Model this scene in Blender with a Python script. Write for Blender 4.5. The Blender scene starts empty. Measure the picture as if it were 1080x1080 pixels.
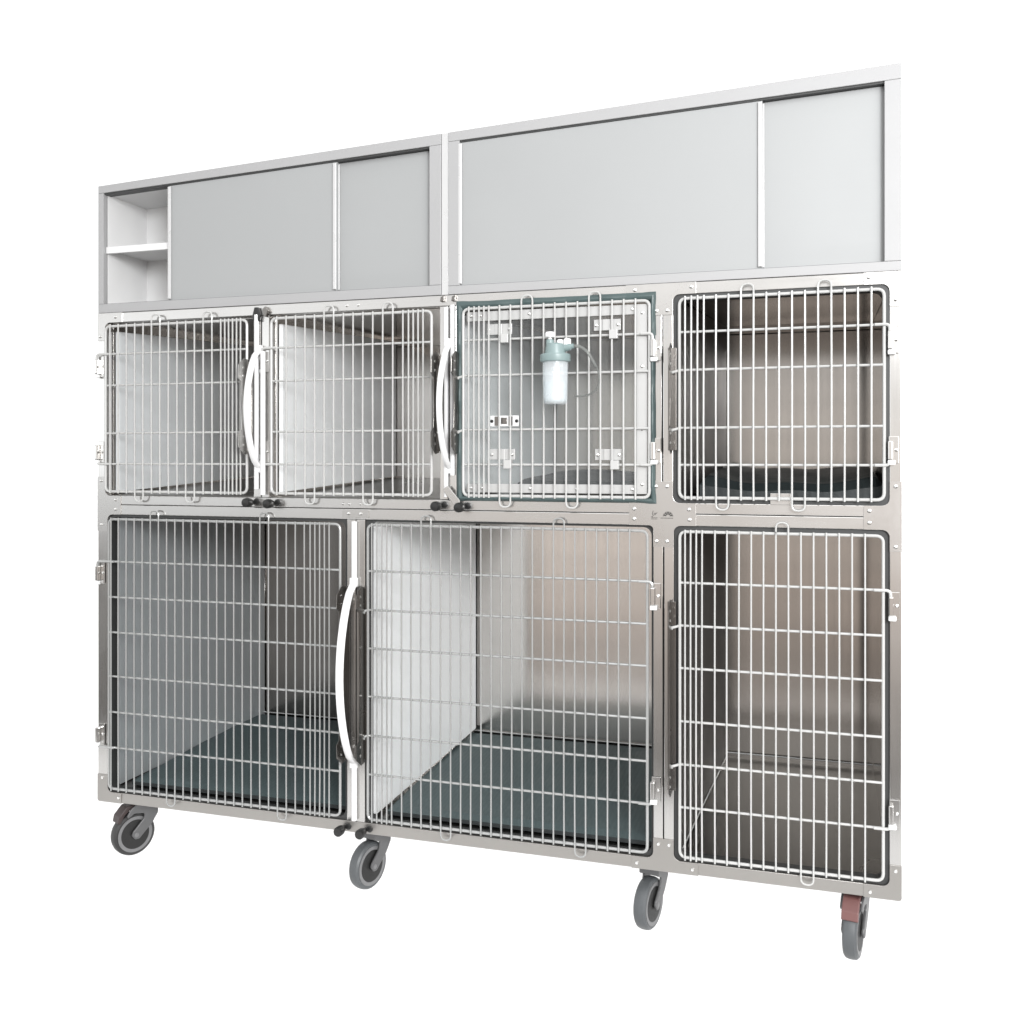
import bpy, bmesh, math
from mathutils import Vector, Matrix

sc = bpy.context.scene
COL = sc.collection
R = math.radians

# ------------------------------------------------------------------ materials
def new_mat(name):
    m = bpy.data.materials.new(name); m.use_nodes = True
    nt = m.node_tree
    return m, nt, nt.nodes['Principled BSDF']

def noise_node(nt, scale, detail=3.0, stretch=(1, 1, 1)):
    tc = nt.nodes.new('ShaderNodeTexCoord'); mp = nt.nodes.new('ShaderNodeMapping')
    mp.inputs['Scale'].default_value = stretch
    nz = nt.nodes.new('ShaderNodeTexNoise'); nz.inputs['Scale'].default_value = scale
    nz.inputs['Detail'].default_value = detail
    nt.links.new(tc.outputs['Object'], mp.inputs['Vector']); nt.links.new(mp.outputs['Vector'], nz.inputs['Vector'])
    return nz

def ramp(nt, src, a, b, lo=0.3, hi=0.7):
    mr = nt.nodes.new('ShaderNodeMapRange')
    mr.inputs['From Min'].default_value = lo; mr.inputs['From Max'].default_value = hi
    mr.inputs['To Min'].default_value = a; mr.inputs['To Max'].default_value = b
    nt.links.new(src, mr.inputs['Value'])
    return mr.outputs['Result']

def mixcol(nt, fac, a, b):
    mx = nt.nodes.new('ShaderNodeMix'); mx.data_type = 'RGBA'
    mx.inputs['A'].default_value = (*a, 1); mx.inputs['B'].default_value = (*b, 1)
    nt.links.new(fac, mx.inputs['Factor'])
    return mx.outputs['Result']

def steel(name, base, rough, metallic=1.0, aniso=0.0, tangent=None, grain=(1, 1, 1), bump=0.02, rvar=0.05, cvar=0.06, fine=True):
    m, nt, b = new_mat(name)
    n1 = noise_node(nt, 220, 2, grain)          # brushed grain
    n2 = noise_node(nt, 3.5, 4)                 # broad smudges, handling marks
    lo = tuple(c * (1 - cvar) for c in base); hi = tuple(min(1, c * (1 + cvar)) for c in base)
    nt.links.new(mixcol(nt, n2.outputs['Fac'], lo, hi), b.inputs['Base Color'])
    b.inputs['Metallic'].default_value = metallic
    add = nt.nodes.new('ShaderNodeMath'); add.operation = 'ADD'
    nt.links.new(ramp(nt, n2.outputs['Fac'], rough - rvar, rough + rvar), add.inputs[0])
    if fine: nt.links.new(ramp(nt, n1.outputs['Fac'], -0.015, 0.015), add.inputs[1])
    else: add.inputs[1].default_value = 0
    nt.links.new(add.outputs[0], b.inputs['Roughness'])
    if aniso:
        b.inputs['Anisotropic'].default_value = aniso
        cx = nt.nodes.new('ShaderNodeCombineXYZ')
        for i, k in enumerate('XYZ'): cx.inputs[k].default_value = tangent[i]
        nt.links.new(cx.outputs[0], b.inputs['Tangent'])
    if bump:
        bp = nt.nodes.new('ShaderNodeBump'); bp.inputs['Strength'].default_value = bump
        bp.inputs['Distance'].default_value = 0.002
        nt.links.new(n1.outputs['Fac'], bp.inputs['Height']); nt.links.new(bp.outputs[0], b.inputs['Normal'])
    return m

def plain(name, base, rough=0.5, metallic=0.0, var=0.06, scale=14, bump=0.0, bscale=300, spec=0.5):
    m, nt, b = new_mat(name)
    n = noise_node(nt, scale, 4)
    lo = tuple(c * (1 - var) for c in base); hi = tuple(min(1, c * (1 + var)) for c in base)
    nt.links.new(mixcol(nt, n.outputs['Fac'], lo, hi), b.inputs['Base Color'])
    nt.links.new(ramp(nt, n.outputs['Fac'], max(0.02, rough - 0.05), rough + 0.05), b.inputs['Roughness'])
    b.inputs['Metallic'].default_value = metallic
    b.inputs['Specular IOR Level'].default_value = spec
    if bump:
        n3 = noise_node(nt, bscale, 2)
        bp = nt.nodes.new('ShaderNodeBump'); bp.inputs['Strength'].default_value = bump; bp.inputs['Distance'].default_value = 0.003
        nt.links.new(n3.outputs['Fac'], bp.inputs['Height']); nt.links.new(bp.outputs[0], b.inputs['Normal'])
    return m

VT = (0.03, 0.02, 1.0)      # brushed sideways: reflections smear up and down
HT = (1.0, 0.03, 0.02)      # brushed upwards: reflections smear sideways
M = {}
M['rail'] = steel('brushed_steel_rail', (0.57, 0.56, 0.547), 0.24, 0.95, 0.4, VT, (0.02, 1, 1), 0.0012)
M['post'] = steel('brushed_steel_post', (0.57, 0.56, 0.547), 0.19, 0.95, 0.2, HT, (1, 1, 0.02), 0.0012)
M['plate'] = steel('satin_steel_plate', (0.52, 0.51, 0.497), 0.25, 0.95, 0.0, None, (1, 1, 1), 0.004)
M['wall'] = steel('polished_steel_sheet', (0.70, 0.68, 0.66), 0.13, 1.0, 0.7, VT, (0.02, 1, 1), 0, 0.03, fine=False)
M['wall_dim'] = steel('dim_steel_sheet', (0.27, 0.255, 0.243), 0.14, 1.0, 0.7, VT, (0.02, 1, 1), 0, 0.03, fine=False)  # darker copy of the sheet steel, dim reflections put into its colour
M['wall_cool'] = steel('cool_steel_sheet', (0.52, 0.55, 0.565), 0.32, 0.5, 0.4, VT, (0.02, 1, 1), 0, 0.03, fine=False)  # paler sheet steel, its bright cool reflections put into the colour
M['tray'] = steel('shaded_floor_steel', (0.25, 0.242, 0.23), 0.30, 1.0, 0, None, (1, 1, 1), 0, 0.04, fine=False)  # floor steel darkened, its dim reflections put into the colour
M['foot'] = steel('darkened_steel_foot', (0.37, 0.357, 0.34), 0.36, 0.95, 0.0, None, (1, 1, 1), 0.004)  # rail steel darkened to offset the white bounce from below
M['wall_dark'] = plain('dark_reflection_sheet', (0.055, 0.052, 0.049), 0.48, var=0.06, scale=5, spec=0.2)  # dark reflections of the steel wall put into a sheet's colour
M['wall_warm'] = steel('warm_steel_sheet', (0.455, 0.43, 0.405), 0.14, 1.0, 0.7, VT, (0.02, 1, 1), 0, 0.03, fine=False)  # sheet steel toned warm and darker, room reflections put into its colour
M['casing'] = steel('outer_steel_sheet', (0.6, 0.6, 0.6), 0.35)
M['cab_frame'] = steel('cabinet_steel', (0.335, 0.335, 0.338), 0.52, 0.12, 0.0, None, (0.03, 1, 1), 0.003, cvar=0.05, rvar=0.08)
M['niche'] = plain('white_enamel_sheet', (0.64, 0.64, 0.64), 0.4, var=0.02)
M['cab_door'] = steel('cabinet_door_steel', (0.31, 0.317, 0.319), 0.50, 0.12, 0.0, None, (0.03, 1, 1), 0.003, cvar=0.04, rvar=0.10)
M['rivet'] = steel('rivet_steel', (0.8, 0.8, 0.79), 0.18, 1.0, bump=0)
M['dark_steel'] = steel('latch_steel', (0.20, 0.19, 0.18), 0.24, 0.95, bump=0)
M['white_wire'] = plain('white_coated_wire', (0.43, 0.43, 0.422), 0.26, var=0.02)
M['steel_wire'] = plain('bright_wire', (0.35, 0.354, 0.35), 0.18, 0.3, var=0.02)
M['white_panel'] = plain('white_plastic_panel', (0.87, 0.885, 0.89), 0.38, var=0.02, scale=5)
M['shaded_panel'] = plain('shaded_white_panel', (0.70, 0.72, 0.73), 0.38, var=0.02, scale=5)  # same white panel, greyed because shade is put into its colour
M['white_handle'] = plain('white_handle_enamel', (0.66, 0.66, 0.66), 0.25, var=0.02)
M['rubber'] = plain('black_rubber', (0.018, 0.019, 0.02), 0.55)
M['knob'] = plain('black_knob', (0.012, 0.012, 0.012), 0.35)
M['gasket_dark'] = plain('dark_rubber_seal', (0.035, 0.036, 0.036), 0.5)
M['gasket_teal'] = plain('teal_vinyl_seal', (0.052, 0.078, 0.078), 0.42, var=0.2, scale=25)
M['mat'] = plain('teal_vinyl_mat', (0.066, 0.092, 0.095), 0.6, var=0.15, scale=9, bump=0.3, bscale=420)
nt_ = M['mat'].node_tree; b_ = nt_.nodes['Principled BSDF']           # fine ribs of the vinyl
tc_ = nt_.nodes.new('ShaderNodeTexCoord'); wv_ = nt_.nodes.new('ShaderNodeTexWave'); wv_.inputs['Scale'].default_value = 26; wv_.inputs['Distortion'].default_value = .25
nt_.links.new(tc_.outputs['Object'], wv_.inputs['Vector']); bp_ = nt_.nodes.new('ShaderNodeBump'); bp_.inputs['Strength'].default_value = .14; bp_.inputs['Distance'].default_value = .002
nt_.links.new(wv_.outputs['Fac'], bp_.inputs['Height']); nt_.links.new(bp_.outputs[0], b_.inputs['Normal'])
M['mat_edge'] = plain('black_mat_edge', (0.02, 0.024, 0.025), 0.6)
M['cushion'] = plain('dark_vinyl_cushion', (0.013, 0.018, 0.0185), 0.5, var=0.2, bump=0.2)
M['caster_fork'] = plain('grey_caster_plastic', (0.10, 0.10, 0.102), 0.38, 0.2, var=0.22)
M['tyre'] = plain('grey_rubber_tyre', (0.068, 0.073, 0.077), 0.42, var=0.22)
M['tyre_dark'] = plain('dark_rubber_tyre', (0.02, 0.02, 0.02), 0.5)
M['rim'] = plain('light_grey_rim', (0.145, 0.145, 0.148), 0.4, var=0.22)
M['hub'] = plain('dark_wheel_cap', (0.006, 0.006, 0.006), 0.5)
M['pedal'] = plain('faded_red_pedal', (0.13, 0.058, 0.054), 0.45)
M['pedal_dark'] = plain('dark_brown_pedal', (0.03, 0.019, 0.018), 0.5)  # darker and browner than the other pedal
M['lid'] = plain('sage_green_plastic', (0.20, 0.262, 0.262), 0.35)
M['white_cap'] = plain('white_plastic', (0.70, 0.705, 0.705), 0.3)
M['edging'] = plain('satin_edging', (0.46, 0.46, 0.455), 0.35, 0.2)
M['emblem'] = plain('etched_black', (0.05, 0.048, 0.045), 0.5)
M['water'] = plain('milky_bottle', (0.86, 0.89, 0.90), 0.25)

def clear(name, tint, mixfac, rough=0.05, white=(0.9, 0.92, 0.93)):
    m = bpy.data.materials.new(name); m.use_nodes = True
    nt = m.node_tree; nt.nodes.clear()
    out = nt.nodes.new('ShaderNodeOutputMaterial')
    tr = nt.nodes.new('ShaderNodeBsdfTransparent'); tr.inputs[0].default_value = (*tint, 1)
    pr = nt.nodes.new('ShaderNodeBsdfPrincipled'); pr.inputs['Base Color'].default_value = (*white, 1)
    pr.inputs['Roughness'].default_value = rough
    mx = nt.nodes.new('ShaderNodeMixShader')
    n = noise_node(nt, 6, 3)
    nt.links.new(ramp(nt, n.outputs['Fac'], mixfac * 0.8, mixfac * 1.2), mx.inputs[0])
    nt.links.new(tr.outputs[0], mx.inputs[1]); nt.links.new(pr.outputs[0], mx.inputs[2])
    nt.links.new(mx.outputs[0], out.inputs[0])
    return m
M['acrylic'] = clear('clear_acrylic_sheet', (0.95, 0.96, 0.96), 0.05, 0.06)
M['bottle'] = clear('frosted_bottle', (0.94, 0.96, 0.97), 0.26, 0.12)
M['water'] = clear('cloudy_water', (0.93, 0.96, 0.97), 0.24, 0.3, (0.86, 0.9, 0.91))
M['tube'] = clear('clear_tubing', (0.62, 0.63, 0.62), 0.35, 0.1, (0.35, 0.36, 0.35))

# added white floor that lets light through from below, washing out shadows
m = bpy.data.materials.new('translucent_white_floor'); m.use_nodes = True
nt = m.node_tree; nt.nodes.clear()
out = nt.nodes.new('ShaderNodeOutputMaterial')
tl = nt.nodes.new('ShaderNodeBsdfTranslucent'); tl.inputs[0].default_value = (0.95, 0.95, 0.95, 1)
df = nt.nodes.new('ShaderNodeBsdfDiffuse'); df.inputs[0].default_value = (0.10, 0.10, 0.10, 1)
ad = nt.nodes.new('ShaderNodeAddShader')
nt.links.new(tl.outputs[0], ad.inputs[0]); nt.links.new(df.outputs[0], ad.inputs[1]); nt.links.new(ad.outputs[0], out.inputs[0])
M['lit_floor'] = m

# ------------------------------------------------------------------ mesh helpers
class MB:
    def __init__(self): self.bm = bmesh.new()
    def _merge(self, b, bevel=0, seg=2):
        if bevel: bmesh.ops.bevel(b, geom=list(b.edges), offset=bevel, segments=seg, affect='EDGES', profile=0.5, clamp_overlap=True)
        me = bpy.data.meshes.new('tmp'); b.to_mesh(me); b.free(); self.bm.from_mesh(me); bpy.data.meshes.remove(me)
    def box(self, x0, x1, y0, y1, z0, z1, bevel=0):
        b = bmesh.new(); bmesh.ops.create_cube(b, size=1)
        for v in b.verts: v.co = Vector(((x0 + x1) / 2 + v.co.x * (x1 - x0), (y0 + y1) / 2 + v.co.y * (y1 - y0), (z0 + z1) / 2 + v.co.z * (z1 - z0)))
        self._merge(b, bevel); return self
    def prism(self, pts, y0, y1, bevel=0, axis='y', mat=None):
        """2-D outline extruded; axis y: pts are (x,z); axis x: pts are (y,z); axis z: pts are (x,y)"""
        b = bmesh.new()
        def p(a, c, d):
            return Vector((a, d, c)) if axis == 'y' else Vector((d, a, c)) if axis == 'x' else Vector((a, c, d))
        f = b.faces.new([b.verts.new(p(a, c, y0)) for a, c in pts])
        r = bmesh.ops.extrude_face_region(b, geom=[f])
        dv = p(0, 0, y1) - p(0, 0, y0)
        for v in r['geom']:
            if isinstance(v, bmesh.types.BMVert): v.co += dv
        bmesh.ops.recalc_face_normals(b, faces=list(b.faces))
        if bevel:
            ed = [e for e in b.edges if abs((e.verts[0].co - e.verts[1].co).normalized().dot(dv.normalized())) < 0.5]
            bmesh.ops.bevel(b, geom=ed, offset=bevel, segments=2, affect='EDGES', profile=0.5, clamp_overlap=True)
        if mat is not None: bmesh.ops.transform(b, matrix=mat, verts=list(b.verts))
        self._merge(b); return self
    def tube(self, pts, r, sides=8, fillet=0, caps=True, r2=None, up=None, closed=False):
        """swept round (r) or flattened (r, r2) bar"""
        P = [Vector(p) for p in pts]
        if fillet: P = fillet_path(P, fillet, closed)
        n = len(P); b = bmesh.new(); rings = []
        if r2 is None: r2 = r
        prev = None
        for i in range(n):
            a = P[i - 1] if (i > 0 or closed) else P[i]
            c = P[(i + 1) % n] if (i < n - 1 or closed) else P[i]
            t = (c - a).normalized()
            if prev is None:
                u = Vector(up) if up else (Vector((0, 0, 1)) if abs(t.z) < 0.9 else Vector((1, 0, 0)))
            else: u = prev
            u = (u - t * u.dot(t)).normalized(); w = t.cross(u); prev = u
            rings.append([b.verts.new(P[i] + u * (r * math.cos(2 * math.pi * k / sides)) + w * (r2 * math.sin(2 * math.pi * k / sides))) for k in range(sides)])
        for i in range(n if closed else n - 1):
            A, B = rings[i], rings[(i + 1) % n]
            for k in range(sides):
                b.faces.new((A[k], A[(k + 1) % sides], B[(k + 1) % sides], B[k]))
        if caps and not closed:
            b.faces.new(list(reversed(rings[0]))); b.faces.new(rings[-1])
        bmesh.ops.recalc_face_normals(b, faces=list(b.faces))
        for f in b.faces: f.smooth = True
        self._merge(b); return self
    def lathe(self, prof, mat=None, seg=24, smooth=True):
        """profile (r, h) round local z"""
        b = bmesh.new(); rings = []
        for r, h in prof:
            rings.append([b.verts.new((r * math.cos(2 * math.pi * k / seg), r * math.sin(2 * math.pi * k / seg), h)) for k in range(seg)])
        for i in range(len(rings) - 1):
            for k in range(seg):
                f = b.faces.new((rings[i][k], rings[i][(k + 1) % seg], rings[i + 1][(k + 1) % seg], rings[i + 1][k])); f.smooth = smooth
        b.faces.new(list(reversed(rings[0]))); b.faces.new(rings[-1])
        bmesh.ops.recalc_face_normals(b, faces=list(b.faces))
        if mat is not None: bmesh.ops.transform(b, matrix=mat, verts=list(b.verts))
        self._merge(b); return self
    def quad_sheet(self, c4, t):
        """a sheet of thickness t behind four corners"""
        c = [Vector(p) for p in c4]; n = (c[1] - c[0]).cross(c[3] - c[0]).normalized()
        b = bmesh.new(); f = [b.verts.new(p) for p in c]; k = [b.verts.new(p - n * t) for p in c]
        b.faces.new(f); b.faces.new(list(reversed(k)))
        for i in range(4): b.faces.new((f[i], k[i], k[(i + 1) % 4], f[(i + 1) % 4]))
        bmesh.ops.recalc_face_normals(b, faces=list(b.faces)); self._merge(b); return self
    def build(self, name, mat, parent=None, label=None, angle=35):
        for ed in self.bm.edges:
            if len(ed.link_faces) == 2 and ed.calc_face_angle(0) > R(angle): ed.smooth = False
        me = bpy.data.meshes.new(name); self.bm.to_mesh(me); self.bm.free()
        mats = mat if isinstance(mat, (list, tuple)) else [mat]
        for k in mats: me.materials.append(k)
        o = bpy.data.objects.new(name, me); COL.objects.link(o)
        if parent is not None: o.parent = parent
        if label: o['label'] = label
        return o

def fillet_path(P, rad, closed=False, seg=5):
    out = []; n = len(P)
    for i in range(n):
        if not closed and i in (0, n - 1): out.append(P[i]); continue
        a, p, c = P[i - 1], P[i], P[(i + 1) % n]
        u = (a - p); w = (c - p); d = min(rad, u.length * 0.49, w.length * 0.49)
        u.normalize(); w.normalize()
        if u.dot(w) < -0.999: out.append(p); continue
        s, e = p + u * d, p + w * d
        for k in range(seg + 1):
            t = k / seg; out.append(s * (1 - t) ** 2 + p * (2 * t * (1 - t)) + e * t ** 2)
    return out

def fillet2d(pts, radii, seg=6):
    out = []; n = len(pts)
    for i in range(n):
        r = radii.get(i, 0) if isinstance(radii, dict) else radii
        p = Vector(pts[i])
        if not r: out.append((p.x, p.y)); continue
        u = (Vector(pts[i - 1]) - p).normalized(); w = (Vector(pts[(i + 1) % n]) - p).normalized()
        ang = u.angle(w); d = r / math.tan(ang / 2)
        c = p + (u + w).normalized() * (r / math.sin(ang / 2))
        s, e = p + u * d, p + w * d
        a0 = math.atan2(s.y - c.y, s.x - c.x); a1 = math.atan2(e.y - c.y, e.x - c.x)
        da = (a1 - a0 + math.pi) % (2 * math.pi) - math.pi
        for k in range(seg + 1):
            a = a0 + da * k / seg; out.append((c.x + r * math.cos(a), c.y + r * math.sin(a)))
    return out

def rrect(x0, x1, z0, z1, r, seg=6):
    return fillet2d([(x0, z0), (x1, z0), (x1, z1), (x0, z1)], r, seg)

def empty(name, loc, label=None, cat=None, group=None, parent=None):
    o = bpy.data.objects.new(name, None); COL.objects.link(o); o.location = loc; o.empty_display_size = 0.05
    if parent is not None: o.parent = parent
    tag(o, label, cat, group); return o

def tag(o, label=None, cat=None, group=None, kind=None):
    for k, v in (('label', label), ('category', cat), ('group', group), ('kind', kind)):
        if v: o[k] = v
    return o

def ring_frame(mb, x0, x1, z0, z1, X0, X1, Z0, Z1, r_in, y0, y1):
    """flat frame: outer rectangle X0.., rounded inner opening x0.."""
    inn = rrect(x0, x1, z0, z1, r_in)
    b = bmesh.new(); n = len(inn)
    cx, cz = (X0 + X1) / 2, (Z0 + Z1) / 2
    outp = []
    for a, c in inn:                             # project the inner outline onto the outer rectangle
        q = (a, c)
        dx, dz = a - (x0 + x1) / 2, c - (z0 + z1) / 2
        hx, hz = (x1 - x0) / 2, (z1 - z0) / 2
        s = max(abs(dx) / hx, abs(dz) / hz)
        ux, uz = dx / hx / s, dz / hz / s
        outp.append((cx + ux * (X1 - X0) / 2, cz + uz * (Z1 - Z0) / 2))
    def loop(pts, y): return [b.verts.new((a, y, c)) for a, c in pts]
    A, B, C_, D_ = loop(inn, y0), loop(outp, y0), loop(inn, y1), loop(outp, y1)
    for i in range(n):
        j = (i + 1) % n
        b.faces.new((A[i], A[j], B[j], B[i])); b.faces.new((C_[i], D_[i], D_[j], C_[j]))
        b.faces.new((A[i], C_[i], C_[j], A[j])); b.faces.new((B[i], B[j], D_[j], D_[i]))
    bmesh.ops.recalc_face_normals(b, faces=list(b.faces)); mb._merge(b); return mb

# ------------------------------------------------------------------ the bank of cages
W = 2.147
BANK = empty('cage_bank', (W / 2, 0.37, 0.0),
             'stainless steel animal cage bank on casters with seven wire doors', 'animal cage')
OFF = Vector((-W / 2, -0.37, 0.0))
def adopt(o, root=BANK):
    """keep world coordinates of a mesh built in world space under its thing"""
    o.parent = root; o.matrix_parent_inverse = Matrix.Identity(4); o.location = -Vector(root.location); return o
def part(mb, name, mat, label=None, root=BANK): return adopt(mb.build(name, mat, None, label), root)
def sub(mb, name, mat, parent, label=None): return mb.build(name, mat, parent, label)

UZ0, UZ1 = 1.037, 1.5295
LZ0, LZ1 = 0.192, 0.983
bv = 0.0015
part(MB().box(0, W, 0, 0.03, UZ1, 1.557, bv), 'top_rail', M['rail'])
part(MB().box(0, W, 0, 0.03, 1.0118, UZ0, bv), 'middle_rail', M['rail'])
part(MB().box(0, W, 0, 0.03, LZ1, 1.0103, bv), 'middle_rail', M['rail'])
part(MB().box(0, W, 0, 0.03, 0.163, LZ0, bv), 'bottom_rail', M['foot'])
g = 0.0004
def vpost(x0, x1, z0, z1, seam=True, name='post', tone=M['post']):
    mb = MB()
    if seam:
        xm = (x0 + x1) / 2
        mb.box(x0, xm - 0.0012, 0, 0.03, z0 + g, z1 - g, bv); mb.box(xm + 0.0012, x1, 0, 0.03, z0 + g, z1 - g, bv)
    else: mb.box(x0, x1, 0, 0.03, z0 + g, z1 - g, bv)
    return part(mb, name, tone)
for z0, z1, xl in ((UZ0, UZ1, 0.0255), (LZ0, LZ1, 0.034)):
    vpost(0, xl, z0, z1, False); vpost(2.1225, W, z0, z1, False)
vpost(0.509, 0.557, UZ0, UZ1); vpost(1.051, 1.096, UZ0, UZ1); vpost(1.593, 1.643, UZ0, UZ1)
vpost(0.789, 0.841, LZ0, LZ1); vpost(1.596, 1.645, LZ0, LZ1)

# outer sheet shell behind the front frame
sh = MB()
sh.box(0.001, 0.003, 0.0305, 0.745, 0.164, 1.556); sh.box(W - 0.003, W - 0.001, 0.0305, 0.745, 0.164, 1.556)
sh.box(0.0032, W - 0.0032, 0.743, 0.745, 0.165, 1.555)
sh.box(0.0032, W - 0.0032, 0.0305, 0.7428, 1.554, 1.5557); sh.box(0.0032, W - 0.0032, 0.0305, 0.7428, 0.1645, 0.1665)
part(sh, 'outer_shell', M['casing'])

# compartments: front rectangle -> back rectangle (floors fall towards the front)
def compartment(xl, xlb, xr, z0, z0b, z1, z1b, yb=0.72, mat=None):
    y = 0.0305; mb = MB(); t = 0.002
    A = [(xl, y, z0), (xr, y, z0), (xr, y, z1), (xl, y, z1)]
    B = [(xlb, yb, z0b), (xr, yb, z0b), (xr, yb, z1b), (xlb, yb, z1b)]
    mb.quad_sheet([B[0], B[1], B[2], B[3]], -t)
    mb.quad_sheet([A[0], B[0], B[3], A[3]], -t)
    mb.quad_sheet([A[1], A[2], B[2], B[1]], -t)
    mb.quad_sheet([A[3], B[3], B[2], A[2]], -t)
    # folded seam along the foot and the head of the back sheet
    mb.tube([(xlb + .004, yb - .004, z1b - .03), (xr - .004, yb - .004, z1b - .03)], .0018, 6)
    mb.tube([(xlb + .005, yb - .005, z0b + .01), (xlb + .005, yb - .005, z1b - .01)], .0022, 6)
    o = part(mb, 'compartment', mat or M['wall'])
    sub(MB().quad_sheet([A[0], A[1], B[1], B[0]], -t), 'floor_tray', M['tray'], o)
    if z0 < .5: sub(MB().tube([(xlb + .004, yb - .008, z0b + .016), (xr - .004, yb - .008, z0b + .016)], .0024, 8), 'edge_bead', M['steel_wire'], o)
    return o
U = (1.0375, 1.076, 1.529, 1.548); Lw = (0.1925, 0.236, 0.9825, 0.984)
C1 = compartment(0.0258, 0.075, 0.5085, *U)
C2 = compartment(0.5575, 0.580, 1.0505, *U)
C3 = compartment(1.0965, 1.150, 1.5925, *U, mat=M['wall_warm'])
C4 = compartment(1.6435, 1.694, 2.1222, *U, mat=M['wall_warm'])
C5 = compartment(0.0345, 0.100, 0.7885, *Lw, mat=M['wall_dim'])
C6 = compartment(0.8415, 0.868, 1.5955, *Lw)
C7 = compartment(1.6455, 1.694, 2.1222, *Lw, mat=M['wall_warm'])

# white divider panels standing along the left walls
def divider(comp, a, b, z0, z0b, z1, z1b, ye, mat=M['white_panel'], lab='white plastic divider panel'):
    mb = MB(); t = 0.012
    mb.prism([(0.034, z0), (ye, z0b), (ye, z1b), (0.034, z1)], 0, t, 0.002, 'x')
    for v in mb.bm.verts: v.co.x += a + (b - a) * (v.co.y - 0.034) / (ye - 0.034)
    return sub(mb, 'divider_panel', mat, comp, lab)
divider(C2, 0.566, 0.597, 1.050, 1.083, 1.508, 1.536, 0.713)
divider(C1, 0.032, 0.082, 1.046, 1.083, 1.508, 1.536, 0.713, M['shaded_panel'], 'white divider panel, shade in its colour')
divider(C3, 1.104, 1.150, 1.046, 1.083, 1.508, 1.536, 0.700)
divider(C6, 0.848, 0.888, 0.205, 0.262, 0.978, 0.976, 0.698)

def dark_side(comp, a, b, z0, z0b, z1, z1b, mat=M['wall_dark'], lab='steel side wall, dark reflection in its colour'):  # added sheet whose colour stands in for the steel wall's reflections
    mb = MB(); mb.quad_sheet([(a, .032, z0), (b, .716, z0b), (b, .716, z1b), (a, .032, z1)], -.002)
    return sub(mb, 'reflection_sheet', mat, comp, lab)
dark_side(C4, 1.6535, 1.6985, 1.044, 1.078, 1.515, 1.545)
dark_side(C5, .0370, .1035, .199, .238, .982, .982, M['wall_cool'], 'steel side wall, cool reflection in its colour')
sub(MB().quad_sheet([(1.655, .034, 1.522), (1.700, .716, 1.5455), (2.119, .716, 1.5455), (2.119, .034, 1.522)], -.002), 'ceiling_shade_sheet', M['wall_dim'], C4, 'steel ceiling, shade in its colour')  # added sheet that puts the ceiling's shade into colour
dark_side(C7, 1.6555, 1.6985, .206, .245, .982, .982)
sub(MB().tube([(1.659, .036, .2045), (1.702, .712, .2430)], .0024, 8), 'edge_bead', M['steel_wire'], C7)

# seals round the openings
def seal(xo0, xo1, zo0, zo1, w, r, mat, y0, y1, name='door_seal', wav=0):
    mb = ring_frame(MB(), xo0 + w, xo1 - w, zo0 + w, zo1 - w, xo0, xo1, zo0, zo1, r, y0, y1)
    return part(mb, name, mat)
seal(1.6435, 2.122, 1.0375, 1.529, 0.013, 0.02, M['gasket_dark'], 0.002, 0.034, 'door_seal')
seal(1.6455, 2.122, 0.1925, 0.9825, 0.010, 0.02, M['gasket_dark'], 0.006, 0.034, 'door_seal')
seal(0.0345, 0.7885, 0.1925, 0.9825, 0.006, 0.02, M['gasket_dark'], 0.006, 0.034, 'door_seal')
seal(0.8415, 1.5955, 0.1925, 0.9825, 0.005, 0.02, M['gasket_dark'], 0.010, 0.034, 'door_seal')

# teal vinyl collar of the oxygen cage: a loose folded band lying over the frame edge
def collar():
    x0, x1, z0, z1 = 1.0985, 1.602, 1.0365, 1.538
    n = 30; ring = []
    def side(a, b, k):
        return [(a[0] + (b[0] - a[0]) * i / k, a[1] + (b[1] - a[1]) * i / k) for i in range(k)]
    outer = side((x0, z0), (x1, z0), n) + side((x1, z0), (x1, z1), n) + side((x1, z1), (x0, z1), n) + side((x0, z1), (x0, z0), n)
    w = 0.024
    b = bmesh.new(); rows = []
    for i, (x, z) in enumerate(outer):
        cx, cz = (x0 + x1) / 2, (z0 + z1) / 2
        fx, fz = (x - cx) / (x1 - cx), (z - cz) / (z1 - cz)
        e = 0.002 * math.sin(i * 0.5) + 0.0012 * math.sin(i * 1.3 + 1)
        corner = min(abs(fx), abs(fz)) > 0.9
        ko = 1 + (0.006 if corner else 0) + e
        xi, zi = cx + fx * ((x1 - cx) - (.014 if fx > 0 else .0185)), cz + fz * ((z1 - cz) - (.022 if fz > 0 else .0135))
        xo, zo = cx + (x - cx) * ko, cz + (z - cz) * ko
        col = []
        for k in range(7):
            t = k / 6
            yy = -0.003 - 0.007 * math.sin(t * math.pi) * (1 + 0.45 * math.sin(i * 1.1) * math.sin(i * .37)) + 0.02 * max(0, t - 0.8)
            col.append(b.verts.new((xo + (xi - xo) * t, yy, zo + (zi - zo) * t)))
        rows.append(col)
    N = len(rows)
    for i in range(N):
        for k in range(6):
            b.faces.new((rows[i][k], rows[(i + 1) % N][k], rows[(i + 1) % N][k + 1], rows[i][k + 1]))
    bmesh.ops.recalc_face_normals(b, faces=list(b.faces))
    bmesh.ops.solidify(b, geom=list(b.faces), thickness=0.0015)
    mb = MB(); mb._merge(b)
    return part(mb, 'door_seal', M['gasket_teal'], 'teal vinyl collar of the oxygen cage')
collar()

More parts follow.
